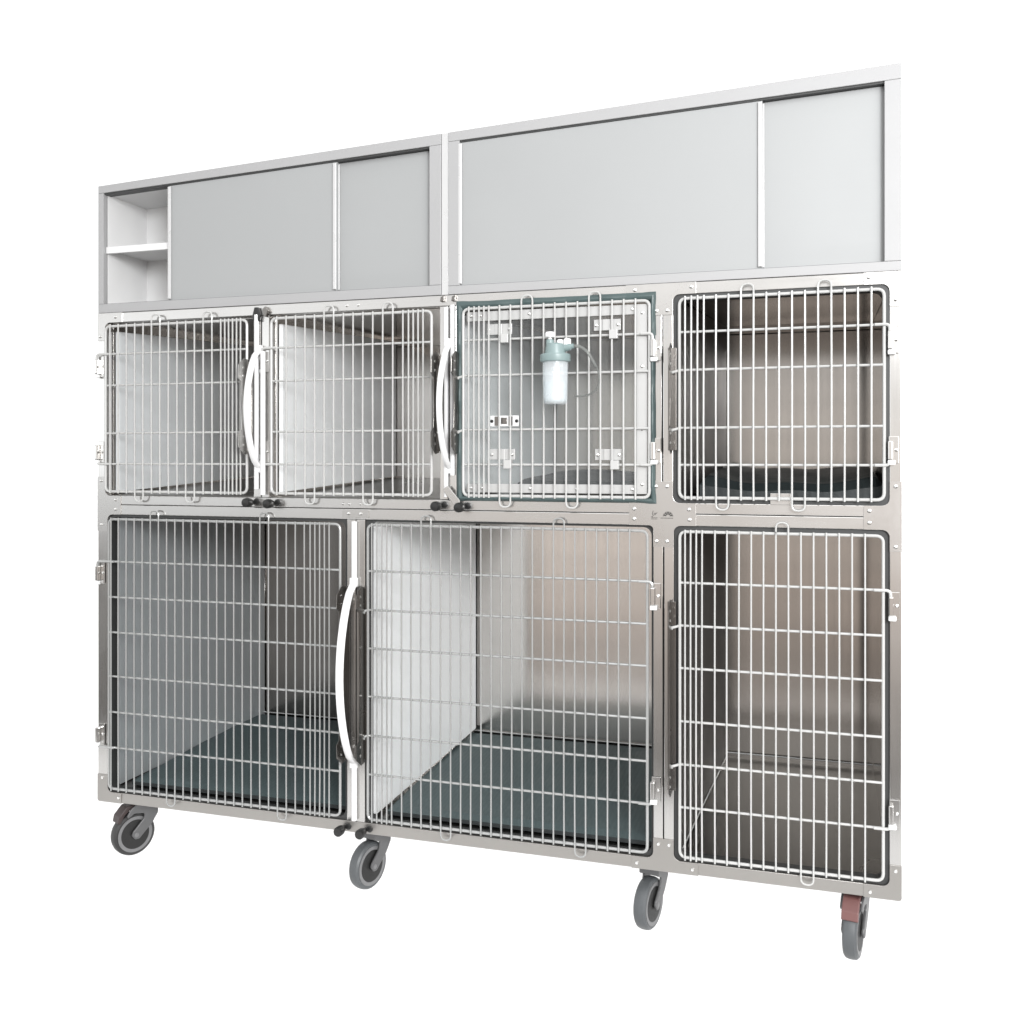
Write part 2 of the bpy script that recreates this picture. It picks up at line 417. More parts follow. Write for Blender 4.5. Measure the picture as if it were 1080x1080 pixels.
# riveted corner plates
PY0, PY1 = -0.0022, -0.0002
def rivet(parent, x, z, y=PY0, r=0.0046, root_off=True):
    rm = Matrix.Translation((x, y, z)) @ Matrix.Rotation(R(90), 4, 'X')
    mb = MB().lathe([(r, 0), (r, .0008), (r * .8, .0022), (r * .35, .0029), (r * .3, .0018), (0.0003, .0018)], rm, 12)
    return sub(mb, 'rivet', M['rivet'], parent)
def plate(pts, radii, rivets, mat=M['plate']):
    o = part(MB().prism(fillet2d(pts, radii), PY0, PY1, 0.0005), 'corner_plate', mat)
    for x, z in rivets: rivet(o, x, z)
    return o
r_ = 0.016
e = 0.0006
plate([(2.068, 1.5575), (W + e, 1.5575), (W + e, 1.479), (2.1225, 1.479), (2.1225, UZ1), (2.068, UZ1)], {4: r_}, [(2.079, 1.546), (2.135, 1.494)])
plate([(2.068, LZ1), (2.1225, LZ1), (2.1225, 0.9355), (W + e, 0.9355), (W + e, 1.0905), (2.1225, 1.0905), (2.1225, UZ0), (2.068, UZ0)], {1: r_, 6: r_},
      [(2.080, 1.025), (2.080, 0.9985), (2.135, 1.080), (2.135, 0.946)])
plate([(2.068, 0.1625), (W + e, 0.1625), (W + e, 0.2405), (2.1225, 0.2405), (2.1225, LZ0), (2.068, LZ0)], {1: 0.007, 4: r_}, [(2.082, 0.175), (2.135, 0.228)], M['foot'])
plate([(-e, 1.5575), (0.083, 1.5575), (0.083, UZ1), (0.0255, UZ1), (0.0255, 1.479), (-e, 1.479)], {3: r_}, [(0.061, 1.545), (0.009, 1.491)])
plate([(-e, 0.9355), (0.034, 0.9355), (0.034, LZ1), (0.079, LZ1), (0.079, UZ0), (0.0255, UZ0), (0.0255, 1.0905), (-e, 1.0905)], {2: r_, 5: r_},
      [(0.062, 1.025), (0.062, 0.998), (0.012, 1.079), (0.013, 0.954)])
plate([(-e, 0.1625), (0.081, 0.1625), (0.081, LZ0), (0.034, LZ0), (0.034, 0.2405), (-e, 0.2405)], {0: 0.007, 3: r_}, [(0.017, 0.231), (0.072, 0.178)], M['foot'])
plate([(1.530, 1.5575), (1.530, UZ1), (1.593, UZ1), (1.593, 1.482), (1.643, 1.482), (1.643, UZ1), (1.697, UZ1), (1.697, 1.5575)], {2: .006, 5: r_},
      [(1.552, 1.545), (1.686, 1.546), (1.604, 1.493), (1.6295, 1.493)])
CROSS = plate([(1.538, LZ1), (1.596, LZ1), (1.596, 0.932), (1.645, 0.932), (1.645, LZ1), (1.697, LZ1), (1.697, UZ0), (1.643, UZ0), (1.643, 1.088), (1.593, 1.088), (1.593, UZ0), (1.538, UZ0)],
      {1: .010, 4: r_, 7: r_, 10: .006}, [(1.603, 1.076), (1.629, 1.076), (1.681, 1.022), (1.682, 0.998), (1.551, 1.022), (1.551, 0.998), (1.604, 0.946), (1.629, 0.946)])
plate([(1.544, 0.1625), (1.702, 0.1625), (1.702, LZ0), (1.645, LZ0), (1.645, 0.240), (1.596, 0.240), (1.596, LZ0), (1.544, LZ0)], {3: r_, 6: r_},
      [(1.557, 0.176), (1.689, 0.176), (1.609, 0.227), (1.634, 0.227)], M['foot'])
pl = plate([(0.776, 0.988), (0.853, 0.988), (0.853, 1.008), (0.776, 1.008)], 0.002, [(0.795, 0.998), (0.830, 0.998)])
for x, z in ((0.779, 1.023), (0.797, 1.023), (0.829, 1.023), (0.845, 1.023), (0.789, 1.544), (0.822, 1.544)):
    o = part(MB().lathe([(.0042, 0), (.0042, .0006), (.0028, .0022), (.0005, .0026)], Matrix.Translation((x, 0, z)) @ Matrix.Rotation(R(90), 4, 'X'), 12), 'rivet', M['rivet'])

# two small etched emblems on the cross plate
em = MB(); y = PY0 - 0.0006
def scribble(pts, r): em.tube([(a, y, c) for a, c in pts], r, 5, fillet=0.0012)
cx, cz = 1.5985, 1.0095
scribble([(cx - .002, cz + .0085), (cx - .0045, cz + .002), (cx - .0025, cz - .003), (cx + .001, cz - .0005), (cx + .0015, cz + .003), (cx - .0015, cz + .0025)], .0006)
scribble([(cx + .0028, cz - .002), (cx + .0038, cz + .004), (cx + .005, cz + .0015), (cx + .0075, cz + .0045)], .0006)
scribble([(cx - .0075, cz - .0065), (cx - .003, cz - .0045), (cx - .006, cz - .0085), (cx, cz - .0075), (cx + .003, cz - .0085), (cx + .008, cz - .0075)], .0005)
for k in range(7): em.box(cx - .007 + k * .0022, cx - .0058 + k * .0022, y - .0003, y + .0005, cz - .0118, cz - .0102)
part(em, 'etched_emblem', M['emblem'])
em = MB(); cx, cz = 1.6315, 1.0045
for k in range(5):
    a0, a1 = R(8 + k * 34), R(8 + k * 34 + 26)
    em.prism([(cx + .0045 * math.cos(a0), cz + .0045 * math.sin(a0)), (cx + .0105 * math.cos(a0), cz + .0105 * math.sin(a0)),
              (cx + .0105 * math.cos((a0 + a1) / 2), cz + .0108 * math.sin((a0 + a1) / 2)), (cx + .0105 * math.cos(a1), cz + .0105 * math.sin(a1)), (cx + .0045 * math.cos(a1), cz + .0045 * math.sin(a1))], y - .0003, y + .0005)
em.tube([(cx + .0115 * math.cos(R(a)), y, cz + .0115 * math.sin(R(a))) for a in range(0, 181, 15)], .0005, 5)
for k in range(9): em.box(cx - .017 + k * .0033, cx - .0148 + k * .0033, y - .0003, y + .0005, cz - .0045, cz - .0027)
part(em, 'etched_emblem', M['emblem'])

# ------------------------------------------------------------------ wire doors
UR = [1.439, 1.350, 1.214, 1.127]
LR = [0.850, 0.749, 0.649, 0.524, 0.4225, 0.322]
YD = -0.007                 # plane of the door frame wire
def door(x0, x1, z0, z1, rods, hinge, wide, narrow, loops_top, loops_bot, mat, latch_x, upper, label, hinge_x, top_bump=True):
    mb = MB(); rf, rb = (0.0038, 0.0023) if upper else (0.0036, 0.0021)
    mb.tube([(x0, YD, z0), (x1, YD, z0), (x1, YD, z1), (x0, YD, z1)], rf, 10, 0.016, closed=True)
    yv = YD - 0.0062        # uprights lie in front of the frame and the rods
    bars = list(wide) + list(narrow)
    up_ends, lo_ends = set(), set()
    def near(x): return min(range(len(bars)), key=lambda i: abs(bars[i] - x))
    for lp in loops_top:
        i = sorted(range(len(bars)), key=lambda i: abs(bars[i] - lp))[:2]; up_ends.update(i)
        a, b = sorted(bars[k] for k in i); h = 0.026
        mb.tube([(a, yv, z1 - .004), (a, yv, z1 + h), (b, yv, z1 + h), (b, yv, z1 - .004)], rb, 7, (b - a) * 0.49)
    for lp in loops_bot:
        i = sorted(range(len(bars)), key=lambda i: abs(bars[i] - lp))[:2]; lo_ends.update(i)
        a, b = sorted(bars[k] for k in i); h = 0.027
        mb.tube([(a, yv, z0 + .004), (a, yv, z0 - h), (b, yv, z0 - h), (b, yv, z0 + .004)], rb, 7, (b - a) * 0.49)
    for i, x in enumerate(bars):
        jx = .0007 * math.sin(i * 12.9898 + x0 * 78.2); jy = .0005 * math.sin(i * 4.1 + x0 * 31)
        zm = z0 + (z1 - z0) * (.4 + .2 * math.sin(i * 7.7)) 
        mb.tube([(x, yv, z0 - .005), (x + jx * .8, yv + jy, (z0 + zm) / 2), (x + jx, yv + jy, zm), (x + jx * .7, yv, (z1 + zm) / 2), (x, yv, z1 + .005)], rb, 7)
        for z in [z0 + .001, z1 - .001] + list(rods):           # weld beads
            mb.lathe([(.0003, -.0022), (.0030, -.0006), (.0030, .0006), (.0003, .0022)], Matrix.Translation((x, YD - .0035, z)), 6)
    hs = -1 if hinge == 'l' else 1
    hx0 = x0 if hinge == 'l' else x1
    lx0 = x1 if hinge == 'l' else x0
    k1, k2 = 1, len(rods) - 2
    for k, z in enumerate(rods):
        a, b = (x0 + .002, x1 - .002)
        pts = [(a, YD, z), (b, YD, z)]
        mb.tube(pts, 0.0030, 8)
        if k in (0, len(rods) - 1):          # hinge arm: the rod runs past the frame and turns into its pin
            d = -1 if k == 0 else 1
            mb.tube([(hx0 - hs * .02, YD - .004, z), (hinge_x, YD - .004, z), (hinge_x, YD - .004, z + d * (0.052 if upper else 0.05))], 0.0036, 8, 0.010)
        if k in (k1, k2):                    # latch arm: the rod runs past the frame into the latch plate
            mb.tube([(lx0, YD, z), (lx0 - hs * .008, YD - .001, z - .003), (latch_x - hs * .003, -.016, z - .006), (latch_x + hs * .004, -.018, z - .006)], 0.0032, 8, 0.006)
    o = part(mb, 'cage_door', mat, label)
    # hinge brackets
    for z in ((rods[0] - 0.034), (rods[-1] + 0.034)):
        m2 = MB()
        xa, xb = hinge_x - .002, hinge_x + .019
        m2.box(xa, xb, -0.0045, -0.0024, z - .030, z + .030, .0008)
        m2.box(hinge_x - .004, hinge_x + .006, -0.017, -0.0046, z - .022, z + .020, .002)
        h = sub(m2, 'hinge', M['post'], o)
        m3 = MB().box(hinge_x - .0045, hinge_x + (.012 if hinge == 'r' else .006), -0.0165, -0.0047, z - .033, z - .0225, .002)
        sub(m3, 'hinge_bush', M['white_cap'], o)
        rivet(o, hinge_x + .0135, z, -0.0045, .004)
    # latch plate: a steel channel standing out from the frame, eared at both ends
    zt, zb = (1.412, 1.153) if upper else (0.812, 0.350)
    ears = [(-.004, zb + .004), (-.030, zb), (-.058, zb + .020), (-.060, zb + .055), (-.044, zb + .066), (-.040, (zb + zt) / 2), (-.044, zt - .066),
            (-.060, zt - .055), (-.058, zt - .020), (-.030, zt), (-.004, zt - .004)]
    m4 = MB().prism(ears, latch_x - .0009, latch_x + .0009, .0004, 'x')
    m4.box(latch_x - .010, latch_x + .010, -0.0047, -0.0024, zb + .008, zt - .008, .0008)
    lp = sub(m4, 'latch_plate', M['plate'] if latch_x < .6 else M['dark_steel'], o)  # leftmost plate is paler, a bright reflection put into its colour
    for z in (zb + .026, zb + .048, zt - .026, zt - .048):
        mm = Matrix.Translation((latch_x + .0009, -.035, z)) @ Matrix.Rotation(R(90), 4, 'Y')
        lp2 = MB().lathe([(.0036, 0), (.0036, .0006), (.002, .0016), (.0003, .002)], mm, 10)
        sub(lp2, 'rivet', M['rivet'], o)
    return o

def seq(a, p, n): return [a + p * i for i in range(n)]
D1 = door(.032, .493, 1.049, 1.518, UR, 'l', seq(.0515, .02795, 14), [.4275, .4395, .452, .4645, .477], [.206, .373], [.150, .320], M['white_wire'], .499, True,
          'wire door with a white pull handle at its right, top left', .0045)
D2 = door(.568, 1.031, 1.049, 1.518, UR, 'l', seq(.588, .0282, 14), [.970, .983, .9965, 1.010], [.741, .911], [.686, .855], M['white_wire'], 1.0505, True,
          'wire door in front of the white divider, top row', .541)
D3 = door(1.117, 1.588, 1.049, 1.518, UR, 'r', seq(1.215, .0284, 13), [1.134, 1.148, 1.161, 1.174, 1.187], [1.285, 1.457], [1.230, 1.400], M['white_wire'], 1.1045, True,
          'wire door backed by a clear sheet, carrying the bottle', 1.596)
D4 = door(1.659, 2.111, 1.050, 1.518, UR, 'r', seq(1.7445, .0283, 13), [1.673, 1.6875, 1.702, 1.7165], [1.816, 1.986], [1.758, 1.930], M['white_wire'], 1.6415, True,
          'wire door with a black seal, top right', 2.1225)
D5 = door(.043, .773, .205, .970, LR, 'l', [.055] + seq(.080, .02685, 23), [.688, .702, .716, .730, .744], [.200, .550], [.254, .602], M['steel_wire'], .7895, False,
          'large bright wire door, bottom left', .007)
D6 = door(.853, 1.583, .205, .970, LR, 'r', seq(.951, .02685, 23), [.867, .881, .895, .909, .923], [1.018, 1.367], [1.072, 1.421], M['steel_wire'], .8445, False,
          'large bright wire door, bottom middle', 1.595)
D7 = door(1.660, 2.109, .205, .970, LR, 'r', seq(1.742, .0274, 13), [1.673, 1.686, 1.699, 1.7125], [1.889], [1.949], M['white_wire'], 1.6405, False,
          'narrow tall wire door, bottom right', 2.124)

# small steel tab on the foot of the top right door
sub(MB().box(1.866, 1.911, YD + .005, YD + .0068, 1.036, 1.062, .0006), 'name_tab', M['plate'], D4)

# clear sheet on the oxygen door with steel edging, latches and an access port
sub(MB().box(1.124, 1.582, 0.0015, 0.0055, 1.056, 1.512, .001), 'clear_sheet', M['acrylic'], D3)
def strip(x0, x1, z0, z1, rv):
    o = sub(MB().box(x0, x1, -0.0022, 0.0012, z0, z1, .0007), 'edging_strip', M['edging'], D3)
    for x, z in rv: rivet(D3, x, z, -0.0022, .0042)
strip(1.124, 1.5535, 1.487, 1.511, [(1.137, 1.500), (1.162, 1.500), (1.289, 1.500), (1.546, 1.500)])
strip(1.124, 1.5535, 1.057, 1.079, [(1.137, 1.068), (1.165, 1.068), (1.291, 1.068), (1.410, 1.068), (1.546, 1.068)])
strip(1.556, 1.582, 1.057, 1.511, [(1.570, 1.490), (1.570, 1.362), (1.570, 1.212), (1.570, 1.080)])
for bx, bz, sx in ((1.178, 1.452, 1), (1.452, 1.452, 1), (1.186, 1.140, 1), (1.455, 1.139, 1)):
    m5 = MB().box(bx, bx + .066, -0.0026, 0.0010, bz - .001, bz + .026, .0008)
    m5.box(bx + .022, bx + .040, -0.0048, -0.0028, bz - .001, bz + .026, .0008)
    m5.box(bx + .041, bx + .061, -0.0195, -0.0029, bz - .023, bz - .0015, .001)
    o = sub(m5, 'sheet_clip', M['edging'], D3)
    for k in (.006, .059): rivet(D3, bx + k, bz + .012, -0.0026, .0044)
m6 = MB().box(1.187, 1.262, -0.0030, 0.0010, 1.222, 1.249, .001)
o = sub(m6, 'access_port', M['white_cap'], D3)
sub(MB().box(1.199, 1.211, -0.0042, -0.0031, 1.224, 1.247).box(1.236, 1.246, -0.0042, -0.0031, 1.224, 1.247).box(1.216, 1.232, -.0046, -.0031, 1.228, 1.244, .001), 'port_slide', M['dark_steel'], D3)
for x in (1.192, 1.257):
    mm = Matrix.Translation((x, -.003, 1.2355)) @ Matrix.Rotation(R(90), 4, 'X')
    sub(MB().lathe([(.0042, 0), (.0042, .002), (.0005, .003)], mm, 12), 'port_screw', M['knob'], D3)

# ------------------------------------------------------------------ pull handles, release rods, black knobs
def handle(xp, zt, zb, out, strip_w, bar_x=None):
    """white bow standing out from the post"""
    pts = []; n = 22
    for i in range(n + 1):
        t = i / n
        s = math.sin(math.pi * t) ** 0.62
        pts.append((xp, -0.010 - out * s, zt + (zb - zt) * t))
    mb = MB().tube(pts, strip_w, 10, r2=0.0055, up=(1, 0, 0))
    for z, d in ((zt, 1), (zb, -1)):
        mb.box(xp - strip_w, xp + strip_w, -0.013, -0.0015, z - .012 + d * .004, z + .012 + d * .004, .003)
    return part(mb, 'pull_handle', M['white_handle'])
handle(.530, 1.432, 1.120, .057, .0098)
handle(1.081, 1.430, 1.120, .071, .0080)
handle(.813, .815, .350, .079, .0112)
def rod(x, z0, z1, r=.006, y=-.0075):
    return part(MB().tube([(x, y, z0), (x, y, z1)], r, 10), 'release_rod', M['white_handle'])
rod(.545, 1.045, 1.43, .0072, -.012); rod(.523, 1.06, 1.53, .0068)
rod(1.071, 1.045, 1.525, .006); rod(1.088, 1.10, 1.53, .006)
rod(.814, .815, .978, .0075); rod(.814, .198, .352, .0075)
def knob(x, z):
    mm = Matrix.Translation((x, 0, z)) @ Matrix.Rotation(R(90), 4, 'X')
    o = part(MB().lathe([(.006, 0), (.006, .012), (.0105, .015), (.0125, .024), (.0125, .038), (.010, .042), (.0005, .043)], mm, 16), 'knob', M['knob'])
    sub(MB().lathe([(.0085, 0), (.0085, .003), (.0065, .004), (.0005, .004)], Matrix.Translation((x + .012, 0, z + .003)) @ Matrix.Rotation(R(90), 4, 'X'), 12), 'grip', M['knob'], o)
for x, z in ((.508, 1.024), (.572, 1.022), (1.052, 1.022), (1.115, 1.020), (.782, .174), (.843, .174)): knob(x, z)
# rubber catch on the head of the first post, steel tongues on the second
part(MB().prism(fillet2d([(.513, 1.513), (.534, 1.513), (.536, 1.528), (.529, 1.550), (.518, 1.550), (.512, 1.528)], .002), -.012, -.001, .002), 'catch', M['knob'])
part(MB().prism(fillet2d([(.545, 1.528), (.553, 1.522), (.560, 1.540), (.552, 1.552), (.544, 1.545)], .002), -.012, -.001, .001), 'catch', M['dark_steel'])
for x in (1.060, 1.0905):
    part(MB().prism(fillet2d([(x - .006, 1.5405), (x + .005, 1.5405), (x + .006, 1.556), (x - .004, 1.552)], .001), -.008, -.001, .001), 'catch', M['dark_steel'])
# swivelling steel tongue above the knobs of the second post
part(MB().prism(fillet2d([(1.064, 1.064), (1.078, 1.074), (1.110, 1.038), (1.110, 1.020), (1.098, 1.020)], .002), -.016, -.013, .0008), 'tongue', M['plate'])

# ------------------------------------------------------------------ casters
def caster(x, y, ang, brake, tyre, label):
    """x, y: where the wheel meets the floor; ang: heading of the wheel's outer face"""
    n = Vector((math.cos(ang), math.sin(ang), 0)); r = Vector((n.y, -n.x, 0))
    if r.y > 0: r = -r
    piv = Vector((x, y, 0)) - r * 0.034
    rw = 0.0615
    # local frame: X = rolling direction (towards the wheel), Y = face normal, Z up; origin on the floor under the pivot
    T = Matrix(((r.x, n.x, 0, piv.x), (r.y, n.y, 0, piv.y), (0, 0, 1, 0), (0, 0, 0, 1)))
    flip = T.to_3x3().determinant() < 0
    def fin(mb):
        bmesh.ops.transform(mb.bm, matrix=T, verts=list(mb.bm.verts))
        if flip: bmesh.ops.reverse_faces(mb.bm, faces=list(mb.bm.faces))
        return mb
    # fork: a crown under the rail and two cheeks sweeping down to the axle
    mb = MB()
    mb.lathe([(.026, .133), (.030, .137), (.030, .155), (.027, .1628)], None, 24)
    if brake:
        cheek = fillet2d([(-.030, .150), (-.031, .112), (-.012, .084), (.026, .049), (.038, .049), (.048, .062), (.044, .072), (.012, .104), (.010, .118), (.040, .124), (.058, .114), (.062, .120), (.048, .140), (.030, .150)],
                         {0: .002, 1: .010, 2: .02, 3: .008, 4: .006, 5: .006, 6: .008, 7: .012, 8: .005, 9: .01, 10: .002, 11: .002, 12: .02, 13: .01})
    else:
        cheek = fillet2d([(-.030, .150), (-.031, .112), (-.012, .084), (.026, .049), (.038, .049), (.048, .062), (.044, .072), (.016, .100), (.012, .121), (.032, .128), (.032, .150)],
                         {0: .002, 1: .010, 2: .02, 3: .008, 4: .006, 5: .006, 6: .008, 7: .012, 8: .006, 9: .004, 10: .002})
    for s in (1, -1):
        mb.prism([(a, c) for a, c in cheek], s * .0195, s * .0255, .0018, 'y')
    mb.prism(fillet2d([(-.031, .1625), (-.031, .108), (-.024, .112), (-.010, .124), (.033, .129), (.033, .1625)], .002), -.0235, .0235, .001, 'y')
    root = part(fin(mb), 'caster', M['caster_fork'], label)
    # wheel
    W0 = Matrix.Translation((.034, 0, rw)) @ Matrix.Rotation(R(-90), 4, 'X')
    w = MB().lathe([(.050, -.0150), (.0555, -.0155), (.0600, -.0115), (.0615, -.004), (.0615, .004), (.0600, .0115), (.0555, .0155), (.050, .0150)], W0, 48)
    wo = sub(fin(w), 'wheel', tyre, root); 
    rm = MB().lathe([(.041, -.0158), (.0505, -.0162), (.0505, .0162), (.041, .0158)], W0, 48)
    sub(fin(rm), 'rim', M['rim'], root)
    hb = MB().lathe([(.004, -.0168), (.041, -.0163), (.0412, .0163), (.028, .0168), (.004, .0175)], W0, 48)
    sub(fin(hb), 'hub_cap', M['hub'], root)
    ax = MB().lathe([(.0065, -.0262), (.0065, .0262), (.0050, .0268), (.0005, .0268)], W0, 16)
    sub(fin(ax), 'axle', M['rim'], root)
    if brake:
        bp = MB().prism(fillet2d([(.018, .150), (.060, .146), (.082, .122), (.086, .104), (.079, .100), (.066, .122), (.050, .134), (.020, .138)], {1: .012, 2: .008, 3: .003, 4: .003, 5: .008, 6: .006}), -.0185, .0185, .002, 'y')
        sub(fin(bp), 'brake_pedal', M['pedal_dark'] if tyre is M['tyre_dark'] else M['pedal'], root)
    return root
caster(.079, .05, R(-27), True, M['tyre_dark'], 'caster with a dark tyre and brown pedal')
caster(.825, .05, R(-16), False, M['tyre'], 'plain grey caster without a pedal')
caster(1.576, .05, R(-13.5), False, M['tyre'], 'plain grey caster without a pedal')
caster(2.048, .05, R(-11), True, M['tyre'], 'caster with a grey tyre and red pedal')

# ------------------------------------------------------------------ things inside the cages
def mat_pad(x0, x1, y0, y1, z, zb, th, label):
    """flat vinyl pad lying on the sloping cage floor"""
    mb = MB(); b = bmesh.new()
    nx, ny = 26, 22
    def P(i, j, top):
        u, v = i / nx, j / ny
        x = x0 + (x1 - x0) * u; y_ = y0 + (y1 - y0) * v
        zz = z + (zb - z) * v
        edge = min(u * (x1 - x0), (1 - u) * (x1 - x0), v * (y1 - y0), (1 - v) * (y1 - y0))
        k = min(1, edge / .012); dome = math.sqrt(max(0, 1 - (1 - k) ** 2))
        wv = .0012 * math.sin(x * 31 + y_ * 9) + .0010 * math.sin(y_ * 27 - x * 5)
        return Vector((x, y_, zz + (th * (.72 + .28 * dome) + wv * dome if top else 0)))
    Tt = [[b.verts.new(P(i, j, True)) for j in range(ny + 1)] for i in range(nx + 1)]
    Bb = [[b.verts.new(P(i, j, False)) for j in range(ny + 1)] for i in range(nx + 1)]
    for i in range(nx):
        for j in range(ny):
            b.faces.new((Tt[i][j], Tt[i + 1][j], Tt[i + 1][j + 1], Tt[i][j + 1])); b.faces.new((Bb[i][j], Bb[i][j + 1], Bb[i + 1][j + 1], Bb[i + 1][j]))
    for i in range(nx):
        b.faces.new((Tt[i][0], Bb[i][0], Bb[i + 1][0], Tt[i + 1][0])).material_index = 1
        b.faces.new((Tt[i][ny], Tt[i + 1][ny], Bb[i + 1][ny], Bb[i][ny])).material_index = 1
    for j in range(ny):
        b.faces.new((Tt[0][j], Tt[0][j + 1], Bb[0][j + 1], Bb[0][j])).material_index = 1
        b.faces.new((Tt[nx][j], Bb[nx][j], Bb[nx][j + 1], Tt[nx][j + 1])).material_index = 1
    bmesh.ops.recalc_face_normals(b, faces=list(b.faces)); mb._merge(b)
    o = mb.build('floor_mat', [M['mat'], M['mat_edge']]); tag(o, label, 'mat', 'teal mats on the floors of the lower cages'); return o
mat_pad(.075, .780, .050, .700, .2005, .2365, .014, 'dark teal mat in the bottom left cage with grey side wall')
mat_pad(.880, 1.588, .050, .700, .2005, .2365, .014, 'dark teal mat in the bottom middle cage beside the white divider')

def cushion(x0, x1, y0, y1, z, zb, th, lip, label, hump=0):
    mb = MB(); b = bmesh.new(); nx, ny = 28, 20
    def P(i, j, top):
        u, v = i / nx, j / ny
        x = x0 + (x1 - x0) * u; y_ = y0 + (y1 - y0) * v; zz = z + (zb - z) * v
        if not top: return Vector((x, y_, zz))
        du = abs(2 * u - 1)
        h = th + lip * du ** 4 + hump * math.exp(-((u - .32) / .16) ** 2) * v
        edge = min(u * (x1 - x0), (1 - u) * (x1 - x0), v * (y1 - y0), (1 - v) * (y1 - y0))
        k = min(1, edge / .03)
        return Vector((x, y_, zz + h * (.55 + .45 * math.sqrt(max(0, 1 - (1 - k) ** 2))) + .002 * math.sin(x * 40 + y_ * 13)))
    Tt = [[b.verts.new(P(i, j, True)) for j in range(ny + 1)] for i in range(nx + 1)]
    Bb = [[b.verts.new(P(i, j, False)) for j in range(ny + 1)] for i in range(nx + 1)]
    for i in range(nx):
        for j in range(ny):
            b.faces.new((Tt[i][j], Tt[i + 1][j], Tt[i + 1][j + 1], Tt[i][j + 1])); b.faces.new((Bb[i][j], Bb[i][j + 1], Bb[i + 1][j + 1], Bb[i + 1][j]))
    for i in range(nx):
        b.faces.new((Tt[i][0], Bb[i][0], Bb[i + 1][0], Tt[i + 1][0])); b.faces.new((Tt[i][ny], Tt[i + 1][ny], Bb[i + 1][ny], Bb[i][ny]))
    for j in range(ny):
        b.faces.new((Tt[0][j], Tt[0][j + 1], Bb[0][j + 1], Bb[0][j])); b.faces.new((Tt[nx][j], Bb[nx][j], Bb[nx][j + 1], Tt[nx][j + 1]))
    bmesh.ops.recalc_face_normals(b, faces=list(b.faces)); mb._merge(b)
    o = mb.build('cushion', M['cushion']); tag(o, label, 'cushion'); return o
cushion(1.700, 2.112, .045, .70, 1.0465, 1.0785, .036, .026, 'black dished cushion filling the floor of the top right cage')
cushion(1.165, 1.585, .30, .70, 1.0575, 1.0785, .022, .006, 'dark cushion behind the clear sheet of the oxygen cage', .012)

# oxygen humidifier bottle hanging on the wires
bx, by = 1.371, -0.060
BT = empty('humidifier_bottle', (bx, by, 1.272), 'frosted oxygen humidifier bottle with sage green lid hung on the wire door', 'bottle')
def bpart(mb, name, mat, parent=None):
    o = mb.build(name, mat)
    o.parent = parent if parent is not None else BT
    if parent is None: o.location = (0, 0, 0)
    return o
L0 = Matrix.Identity(4)
bpart(MB().lathe([(.004, .002), (.026, 0), (.0295, .003), (.0318, .012), (.0335, .100), (.0335, .116), (.0318, .116), (.0318, .100), (.029, .012), (.004, .004)], L0, 32), 'bottle_body', M['bottle'])
bpart(MB().lathe([(.004, .005), (.0270, .006), (.0285, .013), (.0300, .058), (.004, .058)], L0, 32), 'water', M['water'])
bpart(MB().tube([(0, 0, .016), (0, 0, .115)], .0032, 8).lathe([(.003, .010), (.007, .012), (.007, .026), (.003, .028)], L0, 14), 'dip_tube', M['white_cap'])
bpart(MB().lathe([(.0345, .108), (.0385, .109), (.0395, .112), (.0395, .126), (.037, .1285), (.027, .1295), (.026, .139), (.024, .152), (.019, .156), (.0005, .157)], L0, 36)
      .lathe([(.0105, .150), (.0105, .164), (.008, .167), (.0005, .167)], Matrix.Translation((-.014, 0, 0)), 18)
      .lathe([(.009, 0), (.009, .030), (.0065, .032), (.0065, .040), (.0005, .040)], Matrix.Translation((.010, 0, .140)) @ Matrix.Rotation(R(78), 4, 'Y'), 16), 'lid', M['lid'])
bpart(MB().lathe([(.005, .165), (.005, .171), (.0125, .173), (.0130, .176), (.0130, .183), (.0105, .186), (.0005, .187)], Matrix.Translation((-.014, 0, 0)), 8, False), 'cap_nut', M['white_cap'])
bpart(MB().lathe([(.009, .152), (.009, .163), (.006, .166), (.0005, .166)], Matrix.Translation((.012, 0.002, 0)), 14), 'valve', M['white_cap'])
bpart(MB().lathe([(.010, .152), (.010, .166), (.008, .168), (.0005, .168)], Matrix.Translation((.030, 0.006, 0)), 8, False), 'valve', M['white_cap'])
bpart(MB().tube([(.050, 0, .148), (.066, 0, .146), (.085, .004, .132), (.098, .010, .106), (.104, .016, .094)], .0042, 9, .012), 'hose', M['tube'])
bpart(MB().tube([(.104, .018, .096), (.110, .026, .070), (.106, .034, .045), (.088, .040, .028), (.064, .042, .022), (.040, .046, .023)], .0024, 8, .02), 'hose', M['tube'])
bpart(MB().box(-.006, .006, .030, .060, .112, .120, .001).box(-.006, .006, .055, .060, .100, .1195, .001), 'hook', M['white_cap'])

BT.scale = (.93, .93, .93)

